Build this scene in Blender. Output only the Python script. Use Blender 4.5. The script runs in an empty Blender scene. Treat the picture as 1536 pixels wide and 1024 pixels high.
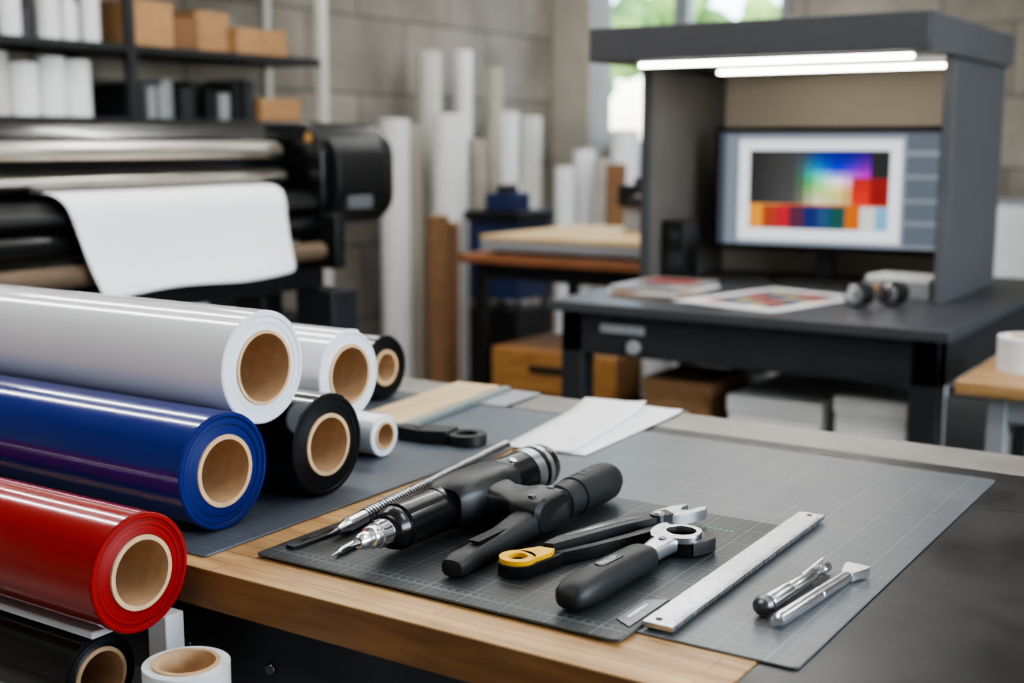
import bpy,bmesh,math,random,colorsys
from mathutils import Vector, Matrix
random.seed(7)
def C(r,g,b):
    def f(v):
        v/=255.0
        return v/12.92 if v<=0.04045 else ((v+0.055)/1.055)**2.4
    return (f(r),f(g),f(b))
# ------------------------------------------------------------------ materials
MC={}
def mat(name,col,rough=.5,metal=0,coat=0,var=.10,vs=8,bump=0,bs=80,es=0,stretch=(1,1,1),rvar=0,detail=4,spec=.5):
    if name in MC: return MC[name]
    m=bpy.data.materials.new(name); m.use_nodes=True; nt=m.node_tree; N=nt.nodes; L=nt.links
    p=N['Principled BSDF']
    tc=N.new('ShaderNodeTexCoord'); mp=N.new('ShaderNodeMapping'); mp.inputs['Scale'].default_value=stretch
    L.new(tc.outputs['Object'],mp.inputs['Vector'])
    nz=N.new('ShaderNodeTexNoise'); nz.inputs['Scale'].default_value=vs; nz.inputs['Detail'].default_value=detail
    L.new(mp.outputs[0],nz.inputs['Vector'])
    mr=N.new('ShaderNodeMapRange'); mr.inputs['From Min'].default_value=.3; mr.inputs['From Max'].default_value=.7
    L.new(nz.outputs['Fac'],mr.inputs['Value'])
    mx=N.new('ShaderNodeMix'); mx.data_type='RGBA'
    mx.inputs['A'].default_value=(*[c*(1-var) for c in col],1)
    mx.inputs['B'].default_value=(*[min(1,c*(1+var)) for c in col],1)
    L.new(mr.outputs[0],mx.inputs['Factor']); L.new(mx.outputs['Result'],p.inputs['Base Color'])
    p.inputs['Roughness'].default_value=rough; p.inputs['Metallic'].default_value=metal
    p.inputs['Coat Weight'].default_value=coat; p.inputs['Coat Roughness'].default_value=.05
    p.inputs['Specular IOR Level'].default_value=spec
    if rvar:
        r2=N.new('ShaderNodeMapRange'); r2.inputs['From Min'].default_value=.3; r2.inputs['From Max'].default_value=.7
        r2.inputs['To Min'].default_value=max(.02,rough-rvar); r2.inputs['To Max'].default_value=rough+rvar
        L.new(nz.outputs['Fac'],r2.inputs['Value']); L.new(r2.outputs[0],p.inputs['Roughness'])
    if bump:
        n2=N.new('ShaderNodeTexNoise'); n2.inputs['Scale'].default_value=bs; L.new(mp.outputs[0],n2.inputs['Vector'])
        b=N.new('ShaderNodeBump'); b.inputs['Strength'].default_value=bump; b.inputs['Distance'].default_value=.002
        L.new(n2.outputs['Fac'],b.inputs['Height']); L.new(b.outputs[0],p.inputs['Normal'])
    if es:
        L.new(mx.outputs['Result'],p.inputs['Emission Color']); p.inputs['Emission Strength'].default_value=es
    MC[name]=m; return m

def wood(name,ca,cb,stretch=(2,30,30),rough=.45,planks=None):
    m=bpy.data.materials.new(name); m.use_nodes=True; nt=m.node_tree; N=nt.nodes; L=nt.links; p=N['Principled BSDF']
    tc=N.new('ShaderNodeTexCoord'); mp=N.new('ShaderNodeMapping'); mp.inputs['Scale'].default_value=stretch
    L.new(tc.outputs['Object'],mp.inputs['Vector'])
    nz=N.new('ShaderNodeTexNoise'); nz.inputs['Scale'].default_value=2.2; nz.inputs['Detail'].default_value=8; nz.inputs['Distortion'].default_value=.6
    L.new(mp.outputs[0],nz.inputs['Vector'])
    cr=N.new('ShaderNodeValToRGB'); cr.color_ramp.elements[0].position=.32; cr.color_ramp.elements[0].color=(*ca,1)
    cr.color_ramp.elements[1].position=.68; cr.color_ramp.elements[1].color=(*cb,1)
    L.new(nz.outputs['Fac'],cr.inputs[0])
    out=cr.outputs[0]
    if planks:
        # worn, darker patches plus glued staves
        n3=N.new('ShaderNodeTexNoise'); n3.inputs['Scale'].default_value=7; n3.inputs['Detail'].default_value=8; L.new(tc.outputs['Object'],n3.inputs['Vector'])
        m3=N.new('ShaderNodeMapRange'); m3.inputs['From Min'].default_value=.35; m3.inputs['From Max'].default_value=.6; m3.inputs['To Min'].default_value=.80; m3.inputs['To Max'].default_value=1.05
        L.new(n3.outputs['Fac'],m3.inputs['Value'])
        v3=N.new('ShaderNodeVectorMath'); v3.operation='SCALE'; L.new(out,v3.inputs[0]); L.new(m3.outputs[0],v3.inputs['Scale']); out=v3.outputs[0]
        br=N.new('ShaderNodeTexBrick'); br.inputs['Scale'].default_value=1; br.inputs['Brick Width'].default_value=planks[0]
        br.inputs['Row Height'].default_value=planks[1]; br.inputs['Mortar Size'].default_value=.0006
        br.inputs['Color1'].default_value=(1,1,1,1); br.inputs['Color2'].default_value=(.82,.78,.72,1); br.inputs['Mortar'].default_value=(.4,.3,.2,1)
        L.new(tc.outputs['Object'],br.inputs['Vector'])
        mm=N.new('ShaderNodeMix'); mm.data_type='RGBA'; mm.blend_type='MULTIPLY'; mm.inputs['Factor'].default_value=1
        L.new(out,mm.inputs['A']); L.new(br.outputs['Color'],mm.inputs['B']); out=mm.outputs['Result']
    L.new(out,p.inputs['Base Color']); p.inputs['Roughness'].default_value=rough
    b=N.new('ShaderNodeBump'); b.inputs['Strength'].default_value=.25; b.inputs['Distance'].default_value=.001
    L.new(nz.outputs['Fac'],b.inputs['Height']); L.new(b.outputs[0],p.inputs['Normal'])
    return m

def edge_mat(name,col,amp=.25):
    # wound film layers: fine concentric rings round the roll axis (local X)
    m=bpy.data.materials.new(name); m.use_nodes=True; nt=m.node_tree; N=nt.nodes; L=nt.links; p=N['Principled BSDF']
    tc=N.new('ShaderNodeTexCoord'); sx=N.new('ShaderNodeSeparateXYZ'); L.new(tc.outputs['Object'],sx.inputs[0])
    cb=N.new('ShaderNodeCombineXYZ'); L.new(sx.outputs[1],cb.inputs[1]); L.new(sx.outputs[2],cb.inputs[2])
    ln=N.new('ShaderNodeVectorMath'); ln.operation='LENGTH'; L.new(cb.outputs[0],ln.inputs[0])
    nz=N.new('ShaderNodeTexNoise'); nz.noise_dimensions='1D'; nz.inputs['Scale'].default_value=420; nz.inputs['Detail'].default_value=5
    L.new(ln.outputs['Value'],nz.inputs['W'])
    mr=N.new('ShaderNodeMapRange'); mr.inputs['From Min'].default_value=.35; mr.inputs['From Max'].default_value=.65; L.new(nz.outputs['Fac'],mr.inputs['Value'])
    mx=N.new('ShaderNodeMix'); mx.data_type='RGBA'
    mx.inputs['A'].default_value=(*[c*(1-amp) for c in col],1); mx.inputs['B'].default_value=(*[min(1,c*(1+amp)) for c in col],1)
    L.new(mr.outputs[0],mx.inputs['Factor']); L.new(mx.outputs['Result'],p.inputs['Base Color'])
    b=N.new('ShaderNodeBump'); b.inputs['Strength'].default_value=.4; b.inputs['Distance'].default_value=.001
    L.new(nz.outputs['Fac'],b.inputs['Height']); L.new(b.outputs[0],p.inputs['Normal'])
    p.inputs['Roughness'].default_value=.4; p.inputs['Specular IOR Level'].default_value=.3
    return m

def grid_mat(name,col,line,amount=.5,rough=.45,step=.01,major=.05,w=.0006):
    m=bpy.data.materials.new(name); m.use_nodes=True; nt=m.node_tree; N=nt.nodes; L=nt.links; p=N['Principled BSDF']
    tc=N.new('ShaderNodeTexCoord'); sx=N.new('ShaderNodeSeparateXYZ'); L.new(tc.outputs['Object'],sx.inputs[0])
    def mth(op,a,b=None):
        n=N.new('ShaderNodeMath'); n.operation=op
        for i,v in enumerate((a,b)):
            if v is None: continue
            if isinstance(v,(int,float)): n.inputs[i].default_value=v
            else: L.new(v,n.inputs[i])
        return n.outputs[0]
    def lines(o,s,ww): return mth('LESS_THAN',mth('PINGPONG',o,s/2),ww/2)
    f=mth('MAXIMUM',lines(sx.outputs[0],step,w),lines(sx.outputs[1],step,w))
    g=mth('MAXIMUM',lines(sx.outputs[0],major,w*1.7),lines(sx.outputs[1],major,w*1.7))
    fac=mth('MAXIMUM',mth('MULTIPLY',f,amount*.5),mth('MULTIPLY',g,amount))
    nz=N.new('ShaderNodeTexNoise'); nz.inputs['Scale'].default_value=9; nz.inputs['Detail'].default_value=7; L.new(tc.outputs['Object'],nz.inputs['Vector'])
    bs=N.new('ShaderNodeMix'); bs.data_type='RGBA'; bs.inputs['A'].default_value=(*[c*.78 for c in col],1); bs.inputs['B'].default_value=(*[c*1.22 for c in col],1)
    L.new(nz.outputs['Fac'],bs.inputs['Factor'])
    mx=N.new('ShaderNodeMix'); mx.data_type='RGBA'; L.new(fac,mx.inputs['Factor']); L.new(bs.outputs['Result'],mx.inputs['A']); mx.inputs['B'].default_value=(*line,1)
    L.new(mx.outputs['Result'],p.inputs['Base Color'])
    r=N.new('ShaderNodeMapRange'); r.inputs['To Min'].default_value=rough-.1; r.inputs['To Max'].default_value=rough+.12
    L.new(nz.outputs['Fac'],r.inputs['Value']); L.new(r.outputs[0],p.inputs['Roughness'])
    return m

def block_mat(name,ca,cb,mo,sc=(1,1,1),rot=(0,0,0)):
    m=bpy.data.materials.new(name); m.use_nodes=True; nt=m.node_tree; N=nt.nodes; L=nt.links; p=N['Principled BSDF']
    tc=N.new('ShaderNodeTexCoord'); mp=N.new('ShaderNodeMapping'); mp.inputs['Rotation'].default_value=rot
    L.new(tc.outputs['Object'],mp.inputs['Vector'])
    br=N.new('ShaderNodeTexBrick'); br.inputs['Scale'].default_value=1; br.inputs['Brick Width'].default_value=.8; br.inputs['Row Height'].default_value=.4
    br.inputs['Mortar Size'].default_value=.008; br.inputs['Color1'].default_value=(*ca,1); br.inputs['Color2'].default_value=(*cb,1); br.inputs['Mortar'].default_value=(*mo,1)
    L.new(mp.outputs[0],br.inputs['Vector'])
    nz=N.new('ShaderNodeTexNoise'); nz.inputs['Scale'].default_value=2.5; nz.inputs['Detail'].default_value=9; L.new(tc.outputs['Object'],nz.inputs['Vector'])
    cr=N.new('ShaderNodeMapRange'); cr.inputs['From Min'].default_value=.25; cr.inputs['From Max'].default_value=.75; cr.inputs['To Min'].default_value=.6; cr.inputs['To Max'].default_value=1.15
    L.new(nz.outputs['Fac'],cr.inputs['Value'])
    vm=N.new('ShaderNodeVectorMath'); vm.operation='SCALE'; L.new(br.outputs['Color'],vm.inputs[0]); L.new(cr.outputs[0],vm.inputs['Scale'])
    L.new(vm.outputs[0],p.inputs['Base Color']); p.inputs['Roughness'].default_value=.85
    return m

# ------------------------------------------------------------------ mesh builder
class B:
    def __init__(s,name,parent=None,bevel=0,seg=2,ang=38):
        s.name=name; s.parent=parent; s.bevel=bevel; s.seg=seg; s.ang=ang; s.bm=bmesh.new(); s.mats=[]; s.M=Matrix.Identity(4)
    def mi(s,m):
        if m not in s.mats: s.mats.append(m)
        return s.mats.index(m)
    def v(s,p): return s.bm.verts.new(s.M@Vector(p))
    def face(s,vs,m):
        try: f=s.bm.faces.new(vs)
        except ValueError: return
        f.material_index=s.mi(m); f.smooth=True
    def poly(s,pts,m): s.face([s.v(p) for p in pts],m)
    def box(s,x0,x1,y0,y1,z0,z1,m):
        a=[s.v(p) for p in ((x0,y0,z0),(x1,y0,z0),(x1,y1,z0),(x0,y1,z0),(x0,y0,z1),(x1,y0,z1),(x1,y1,z1),(x0,y1,z1))]
        for q in ((3,2,1,0),(4,5,6,7),(0,1,5,4),(1,2,6,5),(2,3,7,6),(3,0,4,7)): s.face([a[i] for i in q],m)
    def loft(s,rings,m,caps=True,closed=False):
        R=[[s.v(p) for p in r] for r in rings]; n=len(R[0]); k=len(R)
        ms=m if isinstance(m,list) else [m]*k
        for i in range(k if closed else k-1):
            a,b=R[i],R[(i+1)%k]
            for j in range(n): s.face([a[j],a[(j+1)%n],b[(j+1)%n],b[j]],ms[i])
        if caps and not closed:
            s.face(R[0][::-1],ms[0]); s.face(R[-1],ms[-1])
    def frame(s,d):
        d=Vector(d).normalized(); a=Vector((0,0,1)) if abs(d.z)<.9 else Vector((1,0,0))
        u=d.cross(a).normalized(); w=d.cross(u).normalized(); return d,u,w
    def lathe(s,p0,d,prof,m,n=40,caps=True):
        d,u,w=s.frame(d); p0=Vector(p0)
        rings=[[p0+d*t+(u*math.cos(2*math.pi*j/n)+w*math.sin(2*math.pi*j/n))*max(r,.00005) for j in range(n)] for t,r in prof]
        s.loft(rings,m,caps)
    def cyl(s,p0,p1,r0,m,r1=None,n=32):
        p0=Vector(p0);p1=Vector(p1); s.lathe(p0,p1-p0,[(0,r0),((p1-p0).length,r0 if r1 is None else r1)],m,n)
    def pipe(s,p0,p1,ro,ri,m,n=40,mi=None):
        d,u,w=s.frame(Vector(p1)-Vector(p0)); p0=Vector(p0);p1=Vector(p1)
        def rg(p,r): return [p+(u*math.cos(2*math.pi*j/n)+w*math.sin(2*math.pi*j/n))*r for j in range(n)]
        mi=mi or m
        s.loft([rg(p0,ro),rg(p1,ro),rg(p1,ri),rg(p0,ri)],[m,mi,mi,mi],closed=True)
    def sweep(s,secs,m,n=28,e=2.6):
        # secs: (x, yc, zc, w, h) super-ellipse sections along local x
        rings=[]
        for x,yc,zc,w,h in secs:
            r=[]
            for j in range(n):
                t=2*math.pi*j/n; c,sn=math.cos(t),math.sin(t)
                r.append((x,yc+w/2*math.copysign(abs(c)**(2/e),c),zc+h/2*math.copysign(abs(sn)**(2/e),sn)))
            rings.append(r)
        s.loft(rings,m)
    def prism(s,pts,z0,z1,m,axis='z'):
        def P(a,b,c): return (a,b,c) if axis=='z' else ((a,c,b) if axis=='y' else (c,a,b))
        s.loft([[P(a,b,z0) for a,b in pts],[P(a,b,z1) for a,b in pts]],m)
    def done(s,origin=None,rot=None):
        bm=s.bm; bmesh.ops.remove_doubles(bm,verts=bm.verts,dist=1e-6)
        bmesh.ops.recalc_face_normals(bm,faces=bm.faces)
        if origin is None:
            xs=[v.co.x for v in bm.verts]; ys=[v.co.y for v in bm.verts]; zs=[v.co.z for v in bm.verts]
            origin=((min(xs)+max(xs))/2,(min(ys)+max(ys))/2,min(zs))
        origin=Vector(origin)
        bmesh.ops.translate(bm,verts=bm.verts,vec=-origin)
        me=bpy.data.meshes.new(s.name); bm.to_mesh(me); bm.free()
        for m in s.mats: me.materials.append(m)
        me.set_sharp_from_angle(angle=math.radians(s.ang))
        o=bpy.data.objects.new(s.name,me); bpy.context.collection.objects.link(o)
        o.location=origin
        if s.parent:
            o.parent=s.parent; o.location=origin-s.parent.location
        if s.bevel:
            b=o.modifiers.new('bevel','BEVEL'); b.width=s.bevel; b.segments=s.seg; b.limit_method='ANGLE'; b.angle_limit=math.radians(40)
        return o
def empty(name,loc):
    e=bpy.data.objects.new(name,None); e.location=loc; e.empty_display_size=.1; bpy.context.collection.objects.link(e); return e
def place(x,y,z,deg): return Matrix.Translation((x,y,z))@Matrix.Rotation(math.radians(deg),4,'Z')
def arc(cx,cy,r,a0,a1,n=12): return [(cx+r*math.cos(math.radians(a0+(a1-a0)*i/n)),cy+r*math.sin(math.radians(a0+(a1-a0)*i/n))) for i in range(n+1)]

# palette
BLK=mat('black_plastic',C(17,18,19),.42,var=.15,vs=40,bump=.05,bs=300)
BLKS=mat('black_satin_plastic',C(12,13,14),.26,var=.12,vs=30,coat=.25)
RUB=mat('black_rubber',C(22,23,24),.5,var=.12,vs=60,bump=.15,bs=600)
STEEL=mat('polished_steel',C(224,225,228),.24,1,var=.05,vs=60)
SATIN=mat('satin_aluminium',C(206,208,212),.33,1,var=.06,vs=60)
BRUSH=mat('brushed_steel',C(196,199,205),.27,1,var=.14,vs=22,stretch=(3,30,1),rvar=.09)
DSTEEL=mat('dark_steel',C(110,112,115),.32,1,var=.15,vs=50)
YEL=mat('yellow_plastic',C(255,190,0),.35,var=.05,vs=20,coat=.3)
DARKM=mat('dark_painted_metal',C(40,42,45),.45,var=.12,vs=12)
BOOTH=mat('booth_grey_paint',C(64,64,67),.5,var=.06,vs=5)
CARD=mat('cardboard',C(168,128,88),.8,var=.14,vs=30,bump=.1,bs=200)
KRAFT=mat('brown_kraft_tube',C(132,98,68),.8,var=.14,vs=30,bump=.1,bs=200)
CARDD=mat('core_cardboard',C(204,168,128),.75,var=.12,vs=60,bump=.12,bs=250)
PAPER=mat('white_paper',C(238,238,238),.6,var=.02,vs=10)
WHITEP=mat('white_plastic',C(225,226,226),.4,var=.04,vs=10)
GREYP=mat('grey_plastic',C(140,142,145),.5,var=.06,vs=10)
ALU=mat('aluminium_rail',C(208,203,194),.3,1,var=.1,vs=8)

# ------------------------------------------------------------------ room
WL=-4.4; WB=7.5; WR=3.2; WF=-2.6; H=3.1
CONC=mat('floor_concrete',C(140,137,132),.4,var=.25,vs=1.3,detail=9,rvar=.12)
BLOCKX=block_mat('wall_concrete_blocks',C(158,150,139),C(138,131,121),C(102,97,90),rot=(math.radians(90),0,0))
BLOCKY=block_mat('wall_concrete_blocks_side',C(158,150,139),C(138,131,121),C(102,97,90),rot=(math.radians(90),math.radians(90),0))
CEIL=mat('ceiling_plaster',C(200,200,198),.9,var=.05,vs=3)
REAR=mat('rear_wall_paint',C(165,164,160),.9,var=.05,vs=3)
b=B('floor'); b.box(WL-.2,WR+.2,WF-.2,WB+.2,-.1,0,CONC); b.done()
b=B('ceiling'); b.box(WL-.2,WR+.2,WF-.2,WB+.2,H,H+.1,CEIL); b.done()
b=B('wall_left'); b.box(WL-.2,WL,WF,WB,0,H,BLOCKY); b.done()
wx0,wx1,wz0,wz1=-4.27,-2.9,1.30,2.75
b=B('wall_back')
b.box(WL,wx0,WB,WB+.2,0,H,BLOCKX); b.box(wx1,WR,WB,WB+.2,0,H,BLOCKX); b.box(wx0,wx1,WB,WB+.2,0,wz0,BLOCKX); b.box(wx0,wx1,WB,WB+.2,wz1,H,BLOCKX); b.done(origin=(0,WB,0))
# right wall with a broad window opening (out of view, added to light the room from the side)
b=B('wall_right'); b.box(WR,WR+.2,WF,-.2,0,H,BLOCKY); b.box(WR,WR+.2,3.2,WB,0,H,BLOCKY); b.box(WR,WR+.2,-.2,3.2,0,1.0,BLOCKY); b.box(WR,WR+.2,-.2,3.2,2.7,H,BLOCKY); b.done()
b=B('wall_rear'); b.box(WL,WR,WF-.2,WF,0,H,REAR); b.done()
b=B('trim_1',bevel=.01); b.box(WL,WL+.28,WB-.3,WB,0,H,mat('column_concrete',C(162,155,144),.85,var=.15,vs=3)); b.done()
FR=mat('window_frame_grey',C(120,124,128),.4,var=.05)
def glassmat():
    m=bpy.data.materials.new('window_glass'); m.use_nodes=True; N=m.node_tree.nodes; L=m.node_tree.links; N.clear()
    o=N.new('ShaderNodeOutputMaterial'); t=N.new('ShaderNodeBsdfTransparent'); g=N.new('ShaderNodeBsdfGlossy'); g.inputs['Roughness'].default_value=.02
    mx=N.new('ShaderNodeMixShader'); mx.inputs[0].default_value=.06; L.new(t.outputs[0],mx.inputs[1]); L.new(g.outputs[0],mx.inputs[2]); L.new(mx.outputs[0],o.inputs[0]); return m
GL=glassmat()
b=B('window_1',bevel=.004)
y0,y1=WB-.02,WB+.08
b.box(wx0,wx0+.06,y0,y1,wz0,wz1,FR); b.box(wx1-.06,wx1,y0,y1,wz0,wz1,FR); b.box(wx0+.06,wx1-.06,y0,y1,wz0,wz0+.06,FR); b.box(wx0+.06,wx1-.06,y0,y1,wz1-.06,wz1,FR)
xm=-3.62; b.box(xm-.05,xm+.05,y0,y1,wz0+.06,wz1-.06,FR); b.box(wx0-.02,wx1+.05,WB-.10,WB+.0,wz0-.03,wz0,FR)
b.box(wx0+.06,xm-.05,WB+.03,WB+.035,wz0+.06,wz1-.06,GL); b.box(xm+.05,wx1-.06,WB+.03,WB+.035,wz0+.06,wz1-.06,GL); b.done()
b=B('added_side_window',bevel=.004)  # unseen window, added for light from the right
x0,x1=WR-.02,WR+.08
for yy in (-.2,.9,2.04,3.14): b.box(x0,x1,yy,yy+.06,1.0,2.7,FR)
for zz in (1.0,2.64): b.box(x0,x1,-.14,3.14,zz,zz+.06,FR)
b.done()
# outside
GRASS=mat('outside_ground',C(190,194,180),.9,var=.12,vs=.5)
b=B('outside_ground'); b.box(-25,25,WB+.3,45,-.3,-.2,GRASS); b.done()
LEAF=mat('tree_leaves',C(150,184,96),.7,var=.5,vs=4)
BARK=mat('tree_bark',C(90,75,60),.9,var=.3,vs=6)
for tx,ty,tr in ((-9.5,15,1.9),(-6.6,17,2.2),(-12.5,19,2.4)):
    b=B('leafy_tree'); b.cyl((tx,ty,-.2),(tx,ty,2.4),.16,BARK,.10)
    rnd=random.Random(int(tx*10))
    for i in range(34):
        a=rnd.uniform(0,6.28); rr=rnd.uniform(0,tr); c=Vector((tx+rr*math.cos(a),ty+rr*math.sin(a),rnd.uniform(2.2,5.0)))
        bm2=bmesh.ops.create_icosphere(b.bm,subdivisions=2,radius=rnd.uniform(.2,.5),matrix=Matrix.Translation(c))
        for v in bm2['verts']:
            v.co+= Vector((rnd.uniform(-.1,.1),rnd.uniform(-.1,.1),rnd.uniform(-.1,.1)))
            for f in v.link_faces: f.material_index=b.mi(LEAF)
    b.done()

# ------------------------------------------------------------------ ceiling lamps
def lampm(name,col,es): return mat(name,col,.5,var=.01,es=es)
TUBE=lampm('fluorescent_diffuser',(1,.985,.965),31)
def ceil_lamp(lx,ly,hl,hw=.06):
    b=B('ceiling_light',bevel=.004)
    b.box(lx-hl,lx+hl,ly-hw-.03,ly+hw+.03,2.86,2.92,WHITEP)
    b.box(lx-hl+.03,lx+hl-.03,ly-hw,ly+hw,2.85,2.862,TUBE)
    for dx in (-hl*.7,hl*.7): b.cyl((lx+dx,ly,2.92),(lx+dx,ly,H),.006,DARKM,n=10)
    b.done()
for (lx,ly,hl) in ((-1.2,2.2,.75),(-1.5,3.6,.75),(.5,1.6,.75),(-2.6,5.3,.9),(1.2,3.8,.75),
                (-3.25,1.35,1.05),(-3.25,2.15,1.05),(-3.25,3.6,1.0),(-1.2,-.5,.75),(-3.0,6.6,.8)): ceil_lamp(lx,ly,hl)  # the one behind the camera is added fill for the roll fronts

# ------------------------------------------------------------------ main workbench
T=.9
WOOD=wood('butcher_block',C(172,130,82),C(216,176,122),stretch=(2.5,26,26),planks=(.55,.028))
BT=mat('black_worktop',C(28,27,26),.36,var=.45,vs=7,detail=10,rvar=.12,bump=.05,bs=120,spec=.4)
RIM=mat('worktop_rim_sheen',C(134,128,120),.42,var=.22,vs=7,rvar=.1)  # far edge of worktop, light it reflects painted in as lighter grey
TF=.905; TBK=1.90
b=B('workbench',bevel=.003)
b.box(-2.35,-.396,TF,1.60,T-.045,T,WOOD)
b.box(-.3955,.75,TF,1.60,T-.045,T,BT)
b.box(-2.35,.75,1.6005,1.785,T-.045,T,BT)
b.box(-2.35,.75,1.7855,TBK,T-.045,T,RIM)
b.box(-2.25,.65,TF+.05,TF+.09,T-.17,T-.0455,DARKM); b.box(-2.25,.65,TBK-.1,TBK-.06,T-.17,T-.0455,DARKM)
for xx in (-2.25,-.75,.58):
    for yy in (TF+.05,TBK-.13): b.box(xx,xx+.07,yy,yy+.07,0,T-.17,DARKM)
b.box(-2.2,.6,TF+.09,TBK-.1,.28,.31,DARKM)
for i in range(7): b.cyl((-1.2+i*.13,TF+.05,T-.12),(-1.2+i*.13,TF+.046,T-.12),.007,DSTEEL,n=12)
b.done(origin=(-2.35,TF,T))

MATD=grid_mat('cutting_mat_dark',C(42,45,46),C(150,162,158),.42,rough=.42)
MATG=grid_mat('cutting_mat_grey',C(90,93,96),C(176,182,184),.36,rough=.34)
MATL=grid_mat('cutting_mat_slate',C(80,86,94),C(155,163,170),.33,rough=.38)
TICK=mat('printed_marks',C(150,156,154),.6)
GRN=mat('printed_green',C(60,160,130),.6)
def cmat(name,x0,x1,y0,y1,z0,z1,m,ticks=False):
    b=B(name,bevel=.0006)
    r=.006; pts=arc(x1-r,y1-r,r,0,90,4)+arc(x0+r,y1-r,r,90,180,4)+arc(x0+r,y0+r,r,180,270,4)+arc(x1-r,y0+r,r,270,360,4)
    b.prism(pts,z0,z1,m)
    if ticks:
        z=z1+.0001
        def q(a,c,d,e,mm=TICK): b.poly([(a,d,z),(c,d,z),(c,e,z),(a,e,z)],mm)
        q(x0+.02,x1-.015,y0+.020,y0+.0206); q(x0+.02,x1-.015,y0+.030,y0+.0304)
        for i in range(int((x1-x0-.04)/.0025)):
            xx=x0+.02+i*.0025; ln=.007 if i%4==0 else .0035; q(xx,xx+.0004,y0+.020-ln,y0+.020)
        # small numerals above the scale (segment strokes)
        SEG={0:'abcdef',1:'bc',2:'abged',3:'abgcd',4:'fgbc',5:'afgcd',6:'afgedc',7:'abc',8:'abcdefg',9:'abcdfg'}
        def digit(dx,dy,n_):
            w_,h_,t_=.0018,.0016,.0004
            S_={'a':(0,w_,2*h_,2*h_+t_),'d':(0,w_,0,t_),'g':(0,w_,h_,h_+t_),'f':(0,t_,h_,2*h_),'b':(w_-t_,w_,h_,2*h_),'e':(0,t_,0,h_),'c':(w_-t_,w_,0,h_)}
            for c_ in SEG[n_]:
                a_,b_,c2,d_=S_[c_]; q(dx+a_,dx+b_,dy+c2,dy+d_)
        for k in range(0,42):
            xx=x0+.02+k*.01
            if k>=10: digit(xx-.0024,y0+.0225,k//10)
            digit(xx,y0+.0225,k%10)
        for i in range(5): q(x1-.075+i*.007,x1-.071+i*.007,y1-.055,y1-.050,GRN)
        q(x1-.10,x1-.08,y1-.07,y1-.064,GRN)
    return b.done(origin=(x0+.02,y0+.02,z0))
cmat('cutting_mat',-.960,-.36,.998,1.734,T+.0003,T+.0025,MATG)
cmat('cutting_mat',-.965,-.515,.962,1.372,T+.0028,T+.0055,MATD,True)
cmat('cutting_mat',-2.2,-1.010,.93,1.76,T+.0003,T+.003,MATL)
M1=T+.0056; M2=T+.0026

# ------------------------------------------------------------------ vinyl rolls
def roll(name,y,z,R,x1,L,film,edge,phi=100,rc=.61,ri=.53,lip=.0014):
    b=B(name,ang=30); n=96; x0=x1-L
    A=[math.radians(phi)+2*math.pi*i/n for i in range(n+1)]
    def ro(x,d=0): return [(x,y+(R-lip*i/n-d)*math.cos(a),z+(R-lip*i/n-d)*math.sin(a)) for i,a in enumerate(A)]
    def ru(x,r): return [(x,y+r*math.cos(a),z+r*math.sin(a)) for a in A]
    rcr,rir=R*rc,R*ri
    b.loft([ro(x1-.0015),ro(x1,.0015),ru(x1,R*.90),ru(x1-.0015,R*.885),ru(x1-.0008,R*.78),ru(x1-.0018,R*.772),ru(x1-.0005,rcr),ru(x1+.0015,rcr-.0003),ru(x1+.0015,rir),ru(x0,rir),ru(x0,rcr),ro(x0)],
           [edge,edge,edge,edge,edge,edge,CARDD,CARDD,CARDD,CARDD,edge,film],closed=True)
    return b.done(origin=(x1,y,z))
def film(name,c,rough=.16): return mat(name,c,rough,coat=.8,var=.03,vs=3,bump=.09,bs=4)
FW=film('white_film',C(240,241,243)); FB=film('blue_film',C(5,36,128)); FR_=film('red_film',C(160,10,9)); FK=film('black_film',C(9,9,11))
EW=edge_mat('white_film_edge',C(222,225,230),.10); EB=edge_mat('blue_film_edge',C(5,24,92),.5); ER=edge_mat('red_film_edge',C(134,10,9),.5); EK=edge_mat('black_film_edge',C(8,9,10),.6)
ZM=T+.0034
roll('vinyl_roll',1.011,ZM+.07,.07,-1.059,1.12,FB,EB,95)
roll('vinyl_roll',1.187,ZM+.066,.066,-1.056,1.10,FK,EK,60)
roll('vinyl_roll',1.1045,1.0785,.07,-1.083,1.10,FW,EW,40,rc=.66,ri=.60)
roll('vinyl_roll',1.408,ZM+.066,.066,-1.285,.90,FK,EK,60)
roll('vinyl_roll',1.300,1.0365,.062,-1.115,1.05,FW,EW,70,rc=.68,ri=.6,lip=.003)
roll('vinyl_roll',1.381,ZM+.031,.031,-1.121,.155,FW,EW,70,rc=.68,ri=.56)
roll('vinyl_roll',1.700,ZM+.057,.057,-1.375,.80,FK,EK,70,rc=.55,ri=.45)
roll('vinyl_roll',.827,.9175,.063,-.991,1.15,FR_,ER,80,rc=.62,ri=.54)
roll('vinyl_roll',.815,.7965,.046,-1.047,1.0,FK,EK,80,rc=.70,ri=.60)
# white side rack carrying the front rolls
b=B('roll_rack',bevel=.002)
b.box(-2.15,-1.035,.797,.893,.8455,.8535,WHITEP)
b.box(-2.15,-1.005,.765,.893,.732,.7495,WHITEP)
for xx in (-2.15,-1.035): b.box(xx,xx+.03,.868,.893,0,.8455 if xx<-2 else .8535,WHITEP); b.box(xx,xx+.03,.765,.785,0,.732,WHITEP)
b.box(-1.005,-.86,.765,.893,.60,.615,WHITEP); 
b.box(-.875,-.86,.765,.785,0,.60,WHITEP);b.box(-.875,-.86,.873,.893,0,.60,WHITEP)
b.done()
b=B('paper_tube_roll',ang=30); b.pipe((-.925,.822,.616),(-.925,.822,.838),.043,.030,WHITEP,n=64,mi=EW); b.pipe((-.925,.822,.617),(-.925,.822,.840),.0335,.029,CARDD,n=64); b.done()

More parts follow.
